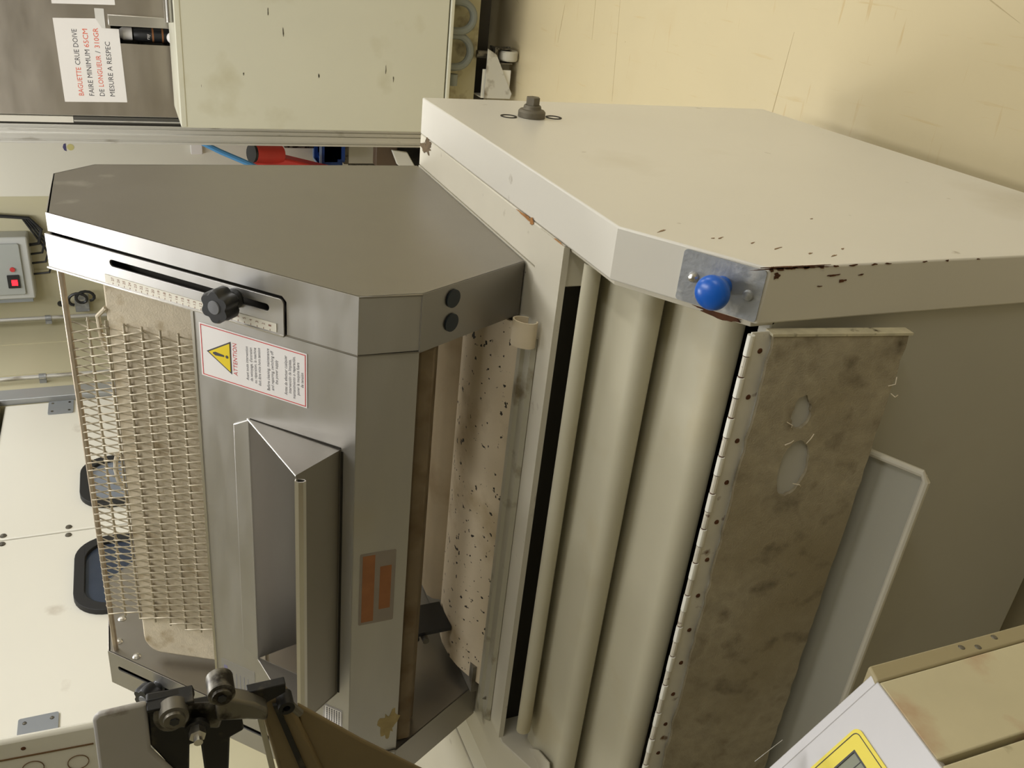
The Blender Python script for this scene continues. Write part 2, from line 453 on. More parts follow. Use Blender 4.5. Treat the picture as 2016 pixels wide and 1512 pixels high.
# ------------------------------------------------------------------ aluminium post
YP = 3.6
po = thing('frame_post', (-.82, YP, 0), 'dirty ribbed aluminium post standing between cream cabinet and open doorway', 'post')
g = G()
g.slab([(-.786, YP), (-.786, YP + .06), (-.854, YP + .06), (-.854, YP), (-.846, YP), (-.846, YP + .006), (-.838, YP + .006), (-.838, YP), (-.822, YP), (-.822, YP - .006), (-.815, YP - .006), (-.815, YP), (-.800, YP), (-.800, YP + .006), (-.793, YP + .006), (-.793, YP)], 0, 2.6, MZ(0))
put('profile', g, ALU, po, bevel=.0015)
put('foot_plate', G().box(-.875, -.765, YP - .03, YP + .09, 0, .008), ZINC, po)
put('seal_strip', G().box(-.7855, -.780, YP + .004, YP + .05, .1, 2.55), DARKG, po)

# ------------------------------------------------------------------ steel cupboard behind the cream cabinet
sc = thing('steel_cupboard', (-.1, YP + .35, 0), 'tall stainless steel cupboard with papers taped on its front', 'cupboard')
slot = [(-.50, 1.16), (-.441, 1.16), (-.441, 1.424), (-.50, 1.424)]
put('front_panel', G().slab([[(-.752, .02), (.6, .02), (.6, 2.3), (-.752, 2.3)], slot], -.004, 0, MY(YP)), mat('satin_steel', (178, 170, 158), .36, .95, .04, 2, bump=.02, bs=60, stretch=(1, 1, 4), rvar=.06), sc)
put('carcass', G().box(-.752, .6, YP + .20, YP + .6, .02, 2.3), GREASE, sc)
put('side_wall', G().box(-.752, -.748, YP + .004, YP + .2, .02, 2.3), STEELV, sc)
put('shelf', G().box(-.55, -.40, YP + .004, YP + .2, 1.15, 1.16), BRIGHT, sc)
put('slot_frame', G().box(-.441, -.405, YP - .012, YP, 1.15, 1.43), BRIGHT, sc, bevel=.002)
put('white_filler', G().box(-.778, -.757, YP - .004, YP + .02, 1.577, 2.4), WHITE, sc)
put('dark_guide', G().box(-.778, -.757, YP - .004, YP + .02, .9, 1.577), mat('dark_grey_guide', (92, 90, 84), .5, .5), sc, bevel=.001)
put('guide_rail', G().box(-.772, -.768, YP - .010, YP - .004, .9, 1.575), ALU, sc)

sg = thing('paper_sign', (-.565, YP - .001, 1.4), 'white paper sign reading BAGUETTE CRUE DOIVE taped to steel cupboard', 'sign', 'papers on the steel cupboard')
put('sheet', G().slab([(-.706, 1.597), (-.428, 1.603), (-.421, 1.452), (-.452, 1.450), (-.452, 1.398), (-.702, 1.392)], .0005, .0015, MY(YP)), PAPER, sg)
xl = -.684
lines = [(1.540, [('BAGUETTE', INKR, .096), ('CRUE DOIVE', INK, .118)]), (1.506, [('FAIRE MINIMUM', INK, .156), ('65CM', INKR, .060)]),
         (1.472, [('DE', INK, .024), ('LONGUEUR', INKR, .106), ('/', INK, .007), ('310GR', INKR, .066)]), (1.438, [('MESURE A RESPEC', INK, .186)])]
for z, parts in lines:
    x = xl
    for s, m, w in parts:
        text('lettering', s, MY(YP - .0016) @ Matrix.Translation((x, z - .007, 0)), .0235, w, m, sg, 'LEFT')
        x += w + .009
s2 = thing('paper_sheet', (-.30, YP - .001, 1.4), 'blank white paper sheet cut by the frame above the BAGUETTE sign', 'paper', 'papers on the steel cupboard')
put('sheet', G().slab([(-.382, 1.60), (-.10, 1.61), (-.10, 1.41), (-.374, 1.402)], .0005, .0015, MY(YP)), PAPER, s2)
tp = tag(put('tape_strip', G().slab([(-.452, 1.452), (-.452, 1.44), (-.388, 1.44), (-.388, 1.47), (-.42, 1.47)], .0017, .0025, MY(YP)), mat('clear_tape', (214, 211, 205), .25)), 'strip of pale tape across the corner of the sign', 'tape')
cn = thing('spray_can', (-.472, YP + .05, 1.16), 'black spray can with orange bands and white cap in cupboard slot', 'can')
put('can_body', G().lathe([(.0001, 0), (.026, 0), (.026, .17), (.02, .19), (.0001, .19)], (-.472, YP + .05, 1.16), (0, 0, 1), 20), BLACK, cn)
for z in (1.25, 1.283):
    put('orange_band', G().lathe([(.0262, 0), (.0264, .001), (.0264, .005), (.0262, .006)], (-.472, YP + .05, z), (0, 0, 1), 20), ORANGE, cn)
put('cap', G().lathe([(.022, 0), (.022, .03), (.012, .045), (.0001, .048)], (-.472, YP + .05, 1.355), (0, 0, 1), 20), PAPER, cn)
text('lettering', 'ray', MY(YP + .0235) @ Matrix.Translation((-.476, 1.298, 0)), .016, .018, PAPER, cn, 'CENTER')
tag(put('white_ball_knob', G().lathe([(.0001, -.02)] + [(.02 * sin(a), -.02 * cos(a)) for a in [i * pi / 10 for i in range(1, 10)]] + [(.0001, .02)], (-.472, YP - .005, 1.222), (0, 0, 1), 18), PAPER), 'small white ball sitting in the cupboard slot before the spray can', 'ball')

# ------------------------------------------------------------------ cream cabinet on castors
YC = 3.2
cc = thing('cream_cabinet', (-.2, YC + .15, 0), 'large scratched cream metal cabinet on castors beside the post', 'cabinet')
put('front_door', G().slab(rrect(-.702, .45, .318, 1.232, .004), -.02, 0, MY(YC)), CREAM, cc, bevel=.003)
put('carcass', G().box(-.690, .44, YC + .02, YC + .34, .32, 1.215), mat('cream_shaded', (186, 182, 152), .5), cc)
put('top_lip', G().box(-.700, .44, YC - .002, YC + .34, 1.215, 1.235), CREAM, cc, bevel=.003)
put('bottom_lip', G().box(-.695, .45, YC - .006, YC + .03, .300, .314), CREAM, cc, bevel=.003)
put('base_frame', G().box(-.66, .45, YC + .10, YC + .32, .165, .30), mat('base_cream', (172, 164, 130), .6, stains=[((90, 78, 50), 14, .5, .7)]), cc)
for k in range(6):
    R = random.Random(k + 3)
    x = -.60 + R.uniform(0, .35); z = .45 + R.uniform(0, .6)
    put('scratch', G().slab(blob(x, z, R.uniform(.003, .018), .0018, 10, .4, k), 0, .0004, MY(YC - .0002)), GREASE, cc)
for i, (x, r) in enumerate(((-.30, .05), (-.42, .055))):
    pts = [(x + r * cos(a), YC + .05 + .01 * i, .262 - .05 * sin(a) * 1.1) for a in [pi * k / 12 for k in range(0, 13)]]
    pts = [(pts[0][0], YC + .06, .33)] + pts + [(pts[-1][0], YC + .06, .33)]
    put('hose', G().tube(pts, .014, 10), mat('grey_hose', (120, 124, 116), .5), cc)
put('hose_fitting', G().cyl((-.50, YC + .06, .27), (-.54, YC + .06, .27), .02, 12), mat('grey_hose', (120, 124, 116), .5), cc)
put('underside_shade_box', G().box(-.64, .45, YC + .16, YC + .32, .10, .165), DARKG, cc)  # dark box painting the shaded gap beneath the cabinet
put('gusset_bracket', G().slab([(3.28, .145), (3.28, .03), (3.34, .018), (3.44, .10), (3.44, .145)], 0, .004, MX(-.585)).box(-.585, -.48, 3.275, 3.281, .03, .145), WHITEB, cc, bevel=.001)
put('gusset_bracket', G().slab([(-.584, .135), (-.584, .028), (-.565, .022), (-.425, .098), (-.405, .135)], 0, .004, MY(3.27)), mat('gusset_white', (205, 203, 192), .5, stains=[((110, 95, 70), 20, .5, .7)]), cc, bevel=.001)


def castor(x, y, root):
    f = put('castor_fork', G().box(x - .028, x - .024, y - .03, y + .03, .03, .10).box(x + .024, x + .028, y - .03, y + .03, .03, .10).box(x - .03, x + .03, y - .03, y + .03, .095, .104), GREASE, root)
    put('castor_wheel', G().lathe([(.012, -.018), (.034, -.018), (.038, -.012), (.038, .012), (.034, .018), (.012, .018)], (x, y, .038), (1, 0, 0), 24), mat('wheel_grey', (200, 196, 180), .5), f)
    put('castor_axle', G().cyl((x - .032, y, .038), (x + .032, y, .038), .007, 10), GREASE, f)
    put('castor_stem', G().cyl((x, y, .1), (x, y, .168), .014, 12), GREASE, f)


castor(-.43, 3.30, cc); castor(.1, 3.30, cc)
tag(put('steel_tube', G().slab([circ(0, 0, .013), circ(0, 0, .0105)], 0, .30, frame((-.376, YC + .03, 1.249), (0, 1, 0), (0, 0, 1)))
        , mat('tube_steel', (190, 188, 184), .25, 1)), 'short steel tube lying on top of the cream cabinet', 'tube')

# ================================================================== THE DOUGH MOULDER
MO = thing('dough_moulder', (-.857, 1.15, 0), 'big white and stainless steel baguette dough moulder filling the centre', 'dough moulder')
SL = frame((0, 1.341, 1.525), (1, 0, 0), (0, .713, .701))     # slanted front: (X, -v)
XO, XI = -.413, -.493          # right hood cheek, outer and inner
LO, LI = -1.302, -1.226        # left hood cheek
cheek = [(1.341, 1.525), (1.543, 1.523), (1.60, 1.464), (1.60, .911), (1.078, .911), (.979, 1.091), (.981, 1.171)]

# --- hood cheeks as folded shells
for (a, b_, nm, lab) in ((XO, XI, 'r', None), (LI, LO, 'l', None)):
    hs = put('hood_side', G().slab(cheek, -.003, 0, MX(max(a, b_))), STEELV, MO, bevel=.0008,
             label='smooth grey stainless side of the hood' if nm == 'r' else 'inner stainless side of the hood at far left')
    x0, x1 = min(a, b_), max(a, b_)
    if nm == 'r':
        # slanted flange outside the slider plate, then full width below it
        low = [(x1, -.4045), (x1, -.505), (x1 - .0785, -.505), (x1 - .0785, -.4045)]
        put('slant_flange', G().slab([(x1, 0), (x1 - .0265, 0), (x1 - .0265, -.393), (x1 - .033, -.3995), (x1 - .0785, -.3995), (x1 - .0785, -.505), (x1, -.505)], -.002, .0005, SL), STEEL, hs)
    else:
        sl = rrect(-1.262, -1.252, -.37, -.02, .0049, 5)
        put('slant_flange', G().slab([[(x1, 0), (x0, 0), (x0, -.505), (x1, -.505)], sl], -.002, .0005, SL), STEEL, hs)
    put('front_flange', G().slab([(x1, 1.0905), (x1, 1.171), (x0 if nm == 'l' else x1 - .0785, 1.171), (x0 if nm == 'l' else x1 - .0785, 1.0905)], -.002, .0, MY(.981)), STEEL, hs, bevel=.0004)
    LF = frame((0, .979, 1.091), (1, 0, 0), (0, .4819, -.8762))   # lower flange, u=X, v down-back
    put('lower_flange', G().slab([(x0, 0), (x1, 0), (x1, .205), (x0, .205)], 0, .002, LF), STEELV, hs)
    put('top_flange', G().box(x0, x1, 1.341, 1.543, 1.521, 1.523).slab([(x0, 0), (x1, 0), (x1, .082), (x0, .082)], -.002, 0, frame((0, 1.543, 1.523), (1, 0, 0), (0, .695, -.719))), STEEL, hs)
    put('back_flange', G().box(x0, x1, 1.598, 1.60, .92, 1.464), STEEL, hs)
    if nm == 'l':
        put('outer_skin', G().slab(cheek, 0, .002, MX(x0)), STEELV, hs)
    else:
        put('inner_skin', G().slab(cheek, -.002, 0, MX(x0 + .001)), STEELV, hs)
        for xx, nm2 in ((-.432, 0), (-.466, 0)):
            put('hole_plug', G().slab(circ(xx, .056, .0125, 22), -.003, .0 - .0005, LF), mat('dark_blue_plug', (22, 32, 38), .4), hs)

# screws on the left inner cheek
for (y, z) in ((1.42, 1.500), (1.36, 1.507), (1.313, 1.478)):
    put('screw_head', G().lathe([(.0001, .0045), (.005, .0035), (.0075, 0)], (LI + .0005, y, z), (1, 0, 0), 14), BRIGHT, MO)

# --- slider plate with slot and ruler on the right slant
pl = put('slider_plate', G().slab([
    [(-.443, .004), (-.443, -.390)] + [(-.450 + .007 * cos(a), -.390 + .007 * sin(a)) for a in [-pi * k / 10 for k in range(1, 6)]] + [(-.4925, -.397), (-.4925, .004)],
    rrect(-.4645, -.4545, -.375, -.112, .0049, 6)], .0005, .0035, SL), STEEL, MO, bevel=.0005)
put('plate_edge', G().slab([(-.4945, .006), (-.4945, -.397), (-.4925, -.397), (-.4925, .006)], -.012, .005, SL), BRIGHT, pl)
put('slot_shade_backing', G().slab([(-.444, -.02), (-.444, -.396), (-.491, -.396), (-.491, -.02)], -.024, -.022, SL), DARKG, pl)  # dark sheet paints the shade seen through the slot
ru = put('ruler', G().slab(rrect(-.4905, -.4785, -.386, -.101, .0004, 1), .0036, .0042, SL), RULER, MO, label='white adhesive ruler numbered 1 to 27')
for k in range(1, 28):
    v = -.386 + .010 + (k - 1) * .01005
    text('ruler_number', str(k), SL @ Matrix.Translation((-.4832, v - .002, 0)), .0062, .0025 if k < 10 else .0052, mat('ruler_ink', (150, 110, 95), .7), ru, 'CENTER', .0044)
tk = G()
for k in range(1, 28):
    v = -.386 + .010 + (k - 1) * .01005
    tk.slab([(-.4905, v - .0003), (-.488, v - .0003), (-.488, v + .0003), (-.4905, v + .0003)], .0042, .0045, SL)
put('ruler_ticks', tk, mat('ruler_ink', (150, 110, 95), .7), ru)

# --- star knobs
def knob(u, v, h0, name_scale=1.0, tilt=None):
    pf = []
    n = 72
    for i in range(n):
        a = 2 * pi * i / n
        r = .0232 - .0046 * (0.5 + 0.5 * cos(6 * a + pi)) ** 1.6
        pf.append((u + r * cos(a), v + r * sin(a)))
    pf2 = [(u + (x - u) * .9, v + (y - v) * .9) for x, y in pf]
    g = G()
    m = len(pf)
    rings = [(pf2, h0 + .016), (pf, h0 + .020), (pf, h0 + .036), (pf2, h0 + .041)]
    vs = []; fs = []
    for ring, h in rings: vs += [SL @ Vector((x, y, h)) for x, y in ring]
    for r_ in range(3):
        for i in range(m): fs.append((r_ * m + i, r_ * m + (i + 1) % m, (r_ + 1) * m + (i + 1) % m, (r_ + 1) * m + i))
    fs += [tuple(reversed(range(m))), tuple(range(3 * m, 4 * m))]
    g.add(vs, fs)
    c0 = SL @ Vector((u, v, h0)); nrm = (SL.to_3x3() @ Vector((0, 0, 1)))
    g.lathe([(.0135, 0), (.0135, .003), (.011, .006), (.0115, .018)], c0, nrm, 24)
    k = put('star_knob', g, BLACK, MO)
    put('knob_cap', G().lathe([(.0001, .0425), (.0085, .0422), (.0095, .0408), (.0001, .0405)], c0, nrm, 24), KNOBC, k)


knob(-.459, -.322, .0035)
knob(-1.257, -.112, -.004)

# --- slanted front panel with scoop opening
OL, OR, OT, OB = -1.083, -.638, -.331, -.483
fp = put('front_panel', G().slab([[(-.4945, -.245), (-.4945, -.5045), (LI, -.5045), (LI, -.245)], [(OR, OT), (OR, OB), (OL, OB), (OL, OT)]], -.002, 0, SL), STEEL, MO, label='brushed front panel with a scoop opening')
put('top_hem', G().slab([(-.4945, -.2445), (-.4945, -.249), (LI, -.249), (LI, -.2445)], -.008, .0012, SL), BRIGHT, fp)
put('lower_apron', G().slab([(-.4925, 1.090), (-.4925, 1.1705), (LI, 1.1705), (LI, 1.090)], -.002, 0, MY(.983)).box(LI, -.4925, .984, .996, 1.090, 1.092), STEEL, MO, bevel=.0004, label='upright lower apron of the front panel')
put('brown_seal', G().box(LI + .002, -.4945, .994, 1.03, 1.062, 1.088), BROWNF, MO, bevel=.005)
put('cream_seal', G().box(LI + .002, -.4945, 1.032, 1.06, 1.045, 1.075), BROWNF, MO, bevel=.006)
# raised bend above the opening
put('opening_bend', G().slab([(-.652, -.308), (-.637, -.335), (-1.086, -.335), (-1.070, -.306)], 0, .003, SL), STEEL, fp, bevel=.002)
# scoop: inner back wall, front wall, gussets, lip, seal rod
A = SL @ Vector((0, OT, 0)); B = SL @ Vector((0, OB, 0))
Lp = Vector((0, .949, 1.254))
put('scoop_back', G().sheet([(A.y, A.z), (A.y + .012, A.z - .05), (A.y + .03, A.z - .14)], .002, OL, OR), STEEL, MO)
put('scoop_floor', G().sheet([(B.y + .06, B.z - .01), (B.y, B.z)], .002, OL, OR), STEEL, MO)
sf = put('scoop_front', G().sheet([(B.y, B.z + .001), (Lp.y, Lp.z)], .002, OL, OR), STEELV, MO, label='outward leaning front wall of the scoop')
# rolled lip (inverted hook)
hook = [(Lp.y, Lp.z), (Lp.y - .001, Lp.z + .006), (Lp.y + .001, Lp.z + .010), (Lp.y + .004, Lp.z + .0115), (Lp.y + .008, Lp.z + .010), (Lp.y + .010, Lp.z + .006)]
hook = [(Lp.y, Lp.z - .002), (Lp.y - .004, Lp.z - .010), (Lp.y - .008, Lp.z - .011), (Lp.y - .0105, Lp.z - .007), (Lp.y - .0095, Lp.z - .001), (Lp.y - .005, Lp.z + .003), (Lp.y, Lp.z + .001)]
put('scoop_lip', G().sheet(hook, .0015, OL - .002, OR - .004), BRIGHT, sf)
for x in (OR, OL):
    tri = [(A.y, A.z), (B.y, B.z), (Lp.y, Lp.z)]
    put('gusset', G().slab(tri, -.0012, .0012, MX(x)), STEELV, MO)
    put('gusset_edge', G().cyl((x, A.y, A.z), (x, Lp.y, Lp.z), .0011, 6), BRIGHT, MO)
jg = G()
jg.slab([(OR - .002, OB + .0005), (OL + .002, OB + .0005), (OL + .002, OB - .0035), (OR - .002, OB - .0035)], .0001, .0006, SL)
jg.slab([(OR + .0012, OT - .004), (OR + .0012, OB), (OR + .0036, OB), (OR + .002, OT - .004)], .0001, .0006, SL)
put('dark_joint', jg, DARKG, MO)
put('seal_rod', G().tube([(OR - .03, B.y + .045, B.z + .045), (OL + .045, B.y + .045, B.z + .045), (OL + .038, B.y + .045, B.z + .043)], .0055, 12), mat('brown_rod', (142, 122, 104), .6, .1, .12, 30), MO)

# --- warning label
wl = put('warning_label', G().slab(rrect(-.5905, -.5105, -.430, -.257, .001, 2), .0002, .0008, SL), PAPER, MO, label='white warning label with yellow triangle')
def lframe(x0, x1, y0, y1, w, h, M, m, parent, nm='red_border'):
    return put(nm, G().slab([[(x0, y0), (x1, y0), (x1, y1), (x0, y1)], [(x0 + w, y0 + w), (x1 - w, y0 + w), (x1 - w, y1 - w), (x0 + w, y1 - w)]], h, h + .0003, M), m, parent)
lframe(-.5885, -.5125, -.428, -.2595, .0011, .0008, SL, REDP, wl)
cxl = -.5505
tri = [(cxl - .0245, -.309), (cxl + .0245, -.309), (cxl, -.268)]
put('triangle_border', G().slab(tri, .0008, .0011, SL), INK, wl, smooth=0)
put('triangle', G().slab([(cxl - .0212, -.3071), (cxl + .0212, -.3071), (cxl, -.2718)], .0011, .0014, SL), YEL, wl, smooth=0)
ex = G().slab([(cxl - .0012, -.2975), (cxl + .0012, -.2975), (cxl + .0027, -.283), (cxl + .001, -.279), (cxl - .001, -.279), (cxl - .0027, -.283)], .0014, .0017, SL)
ex.slab(circ(cxl, -.3022, .0023, 12), .0014, .0017, SL)
put('exclamation_mark', ex, INK, wl)
def lt(s, v, h, w, m=INK): text('lettering', s, SL @ Matrix.Translation((cxl, v, 0)), h, w, m, wl, 'CENTER', .001)
lt('ATTENTION', -.3185, .0095, .048, REDP)
for i, (s, w) in enumerate((('Avant toute intervention', .050), ("de nettoyage, d'entretien", .050), ('ou r\u00e9paration, la machine', .053), ('doit \u00eatre mise hors tension', .056))): lt(s, -.337 - .0066 * i, .0066, w)
for i, (s, w) in enumerate((('Before cleaning, maintenance', .062), ('and repairing, switching off', .058), ('the power supply', .036))): lt(s, -.371 - .0066 * i, .0066, w)
for i, (s, w) in enumerate((('Antes de efectuar cualquier', .058), ('intervenci\u00f3n de limpieza,', .050), ('mantenimiento o reparaci\u00f3n,', .062), ('poner la maquina fuera', .048), ('de tensi\u00f3n', .022))): lt(s, -.399 - .0064 * i, .0066, w)

# --- worn stickers
ap = put('faded_label', G().slab(rrect(-.940, -.808, 1.107, 1.160, .002, 2), 0, .0006, MY(.983)), STK, MO, label='faded grey label with orange lettering blocks')
put('orange_bar', G().slab([(-.935, 1.138), (-.812, 1.138), (-.812, 1.156), (-.935, 1.156)], .0006, .0009, MY(.983)), ORANGE, ap)
put('orange_bar', G().slab([(-.915, 1.113), (-.835, 1.113), (-.835, 1.130), (-.915, 1.130)], .0006, .0009, MY(.983)), ORANGE, ap)
w2 = put('instruction_label', G().slab(rrect(-1.20, -1.118, -.493, -.458, .0005, 1), .0002, .0007, SL), PAPER, MO, label='small white label of fine print lines')
lframe(-1.199, -1.119, -.492, -.459, .0006, .0007, SL, INK, w2, 'label_border')
fine = G()
for k in range(6):
    for j in range(16):
        fine.slab([(-1.195 + j * .0046, -.4655 - k * .0045), (-1.195 + j * .0046 + .0036, -.4655 - k * .0045), (-1.195 + j * .0046 + .0036, -.4640 - k * .0045), (-1.195 + j * .0046, -.4640 - k * .0045)], .0007, .0009, SL)
put('fine_print', fine, INK, w2)
w3 = put('ghost_label', G().slab(rrect(-1.20, -1.118, -.325, -.258, .0005, 1), .0001, .0003, SL), mat('ghost_label', (168, 166, 162), .45, .6), MO, label='washed out label with a purple heading')
put('heading', G().slab([(-1.19, -.270), (-1.13, -.270), (-1.13, -.263), (-1.19, -.263)], .0003, .0005, SL), mat('faded_purple', (128, 124, 150), .6), w3)
fl = G()
for k in range(5):
    fl.slab([(-1.192, -.280 - k * .008), (-1.14, -.280 - k * .008), (-1.14, -.2785 - k * .008), (-1.192, -.2785 - k * .008)], .0003, .0005, SL)
put('faded_lines', fl, mat('faded_grey_ink', (135, 135, 140), .6), w3)
put('dried_dough_stain', G().slab(blob(-1.165, 1.106, .03, .013, 30, .5, 5), 0, .0006, MY(.983)), TAN, MO)

# --- top rod, felt board and wire mesh guard
put('top_rod', G().cyl((XI, 1.332, 1.516), (LI, 1.342, 1.512), .0045, 12), mat('rod_metal', (186, 172, 152), .45, .6, .2, 40), MO)
fdir = Vector((0, .052, .103)).normalized()
FF = frame((0, 1.247, 1.345), (1, 0, 0), fdir)
fl_ = [(-.497, -.09), (-.497, .132)] + [(-.497 - t, .132) for t in (.2, .4, .6)] + [(-1.175 - .035 * sin(a), .10 + .032 * cos(a)) for a in [pi / 2 * k / 8 for k in range(9)]] + [(-1.212, -.09)]
put('felt_board', G().slab(fl_, -.012, 0, FF), FELT, MO, bevel=.003, label='thick beige wool felt board behind the mesh')
put('felt_fray', G().tube([(-.545, 1.305, 1.462), (-.56, 1.312, 1.474), (-.585, 1.316, 1.473), (-.60, 1.318, 1.472), (-.615, 1.317, 1.469), (-.63, 1.316, 1.464)], .0035, 8), FELT, MO)
put('felt_fray', G().tube([(-.80, 1.318, 1.470), (-.815, 1.317, 1.474), (-.83, 1.316, 1.475), (-.85, 1.317, 1.473), (-.87, 1.318, 1.466)], .0035, 8), FELT, MO)
mg0 = Vector((0, 1.337, 1.512)); mg1 = Vector((0, 1.228, 1.345))
NR = 8
md = (mg1 - mg0); mn = Vector((0, -md.z, md.y)).normalized()
if mn.y > 0: mn = -mn
MX0, MX1 = -.565, -1.134
mesh_m = mat('guard_wire', (190, 180, 158), .42, .5, .15, 60)
rods = [mg0 + md * (k / (NR - 1)) for k in range(NR)]
for k in range(1, NR):
    put('guard_rod', G().cyl(rods[k] + Vector((MX0, 0, 0)), rods[k] + Vector((MX1, 0, 0)), .0018, 8), mesh_m, MO)
NT = 40; pt = (MX1 - MX0) / NT
for k in range(NR - 1):
    a = rods[k]; b_ = rods[k + 1]; e = (b_ - a).normalized()
    Pm = -pt; fr_ = .6
    off = (fr_ * k) % 1.0
    ha = .0058 if k == 0 else .0029
    pts = []
    for i in range(NT - 1):
        xa = MX1 + Pm * (i + off)
        xb = xa + Pm * fr_
        pts += [a + Vector((xa, 0, 0)) + mn * ha, b_ + Vector((xb, 0, 0)) + mn * .0029, b_ + e * .0032 + Vector((xb + Pm * .03, 0, 0)), b_ + Vector((xb + Pm * .06, 0, 0)) - mn * .003,
                a + Vector((xa + Pm * .92, 0, 0)) - mn * ha, a - e * (.0062 if k == 0 else .0032) + Vector((xa + Pm * .96, 0, 0))]
    put('wire_spiral', G().tube(pts, .00125, 5), mesh_m, MO, smooth=60)

# hood back rail and roller inside
put('back_rail', G().box(LI, XI, 1.585, 1.597, 1.22, 1.40), STEELV, MO, bevel=.002)
put('inner_roller', G().cyl((XI - .002, 1.36, 1.19), (LI + .002, 1.36, 1.19), .06, 28), BELT, MO)
put('inner_roller', G().cyl((XI - .002, 1.20, 1.13), (LI + .002, 1.20, 1.13), .045, 28), ROLL, MO)

# --- deck: frame strips, beam, belt tray
ZT = .909
put('deck_rail', G().box(-.411, -.3535, .972, 1.60, .84, ZT - .001), WHITED, MO, bevel=.002, label='dirty white deck rail beside the hood')
put('deck_rail', G().prism([(1.60, ZT), (1.60, .84), (.70, .60), (.70, .772), (.80, .845), (.955, ZT)], -1.36, -1.243), WHITED, MO, bevel=.002)
put('deck_beam', G().sheet([(1.045, ZT), (.966, ZT), (.9665, .903), (.985, .901)], .0015, -1.243, -.3535), WHITED, MO, bevel=.002, label='white front beam of the deck')
put('alu_strip', G().sheet([(1.046, .919), (1.034, .920), (1.030, .915), (1.012, .915), (1.008, .910)], .003, -1.245, -.50), ALUD, MO)
prof = [(1.55, .952), (1.42, .950), (1.258, .950), (1.250, .944), (1.238, .927), (1.222, .930), (1.205, .941), (1.17, .946), (1.13, .944), (1.095, .934), (1.072, .926), (1.052, .914), (1.046, .912)]
put('mouldy_belt', G().sheet([(1.205, .941), (1.17, .946), (1.13, .944), (1.105, .938), (1.08, .928), (1.055, .916), (1.046, .912)], .004, -1.20, -.50), MOULD, MO, smooth=60, label='cream canvas belt speckled with black mould')
put('rear_belt', G().sheet([(1.55, .952), (1.42, .951), (1.26, .950), (1.250, .944), (1.240, .927), (1.222, .930), (1.206, .940)], .004, -1.16, -.50), BELT, MO, smooth=60)
# curled loose end of the belt at the right
cl = []
for k in range(15):
    a = radians(-60 + 300 * k / 14); cl.append((1.014 + .014 * cos(a), .930 + .012 * sin(a) + .006 * cos(a)))
put('belt_curl', G().sheet(cl, .002, -.512, -.474), BELT, MO, smooth=60)
put('triangle_tab', G().slab([(-1.19, .905), (-1.21, .905), (-1.20, .925)], 0, .002, MY(1.02)), STEELD, MO)
# black adjusting bracket inside the hood at left
kb = put('black_bracket', G().slab([(-1.12, 1.045), (-1.155, 1.05), (-1.162, 1.03), (-1.145, 1.008), (-1.12, 1.014)], 0, .01, MY(1.14)), BLACK, MO, bevel=.002)
put('bracket_screw', G().cyl((-1.14, 1.12, 1.0), (-1.14, 1.15, 1.0), .006, 10), GREASE, kb)
put('bracket_arm', G().box(-1.135, -1.127, 1.13, 1.20, .95, 1.03), BLACK, kb)
put('deck_plate', G().box(-1.262, -.412, 1.045, 1.60, .900, .9085), WHITED, MO)
put('flour_plate', G().box(LI + .001, -1.165, 1.06, 1.5, .913, .93), STEELD, MO)

# --- steps with rolled noses inside the well
XW0, XW1 = -1.345, -.362
steps = [((.930, .886), .0095, (.99, .83)), ((.855, .842), .0148, (.950, .860)), ((.765, .790), .0168, (.880, .814))]
for i, ((y, z), r, back) in enumerate(steps):
    pr = [(back[0], back[1])]
    if i:
        q = (y + .012, z + r - .0006)
        pr += [(back[0] + (q[0] - back[0]) * t, back[1] + (q[1] - back[1]) * t) for t in (.05, .5, .93, 1.0)]
    for k in range(17):
        a = radians(95 + 200 * k / 16); pr.append((y + r * cos(a), z + r * sin(a)))
    st_ = put('rolled_step', G().sheet(pr, .003, XW0 if i else -1.19, XW1), TREAD, MO, smooth=60)
    put('nose_roll', G().cyl((XW0 + .002 if i else -1.188, y, z), (XW1 - .002, y, z), r + .0006, 36), ROLL, st_)
put('well_back', G().box(XW0, XW1, 1.0, 1.01, .5, .899), DARKG, MO)  # dark back and floor paint the shade inside the well
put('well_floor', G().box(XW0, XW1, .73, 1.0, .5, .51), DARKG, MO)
put('well_side', G().slab([(.73, .5), (1.0, .5), (1.0, .862), (.96, .862), (.73, .78)], 0, .004, MX(-1.35)), WHITED, MO)
ep = put('end_plate', G().slab([(-1.345, .95), (-1.262, .95), (-1.215, .90), (-1.20, .86), (-1.345, .80)], -.002, 0, MZ(.868)), WHITED, MO)
put('well_shade_plate', G().slab([(.885, .80), (1.0, .80), (1.0, .899), (.975, .899), (.885, .862)], 0, .0006, MX(-.3612)), DARKG, MO)  # added dark plate, continues the painted shade up to the cover
put('end_plate_screw', G().lathe([(.0001, .001), (.003, .001), (.004, 0)], (-1.262, .92, .868), (0, 0, 1), 12), RUST, ep)
put('side_shelf', G().box(-2.02, -1.431, .86, 1.62, .880, ZT).box(-1.98, -1.95, 1.55, 1.58, 0, .88).box(-1.98, -1.95, .90, .93, 0, .88), WHITED, MO, bevel=.003, label='white side table left of the hood')
put('deck_screw', G().lathe([(.0001, .001), (.003, .001), (.0042, 0)], (-1.262, .965, ZT - .004), (0, -.4, 1), 12), RUST, MO)

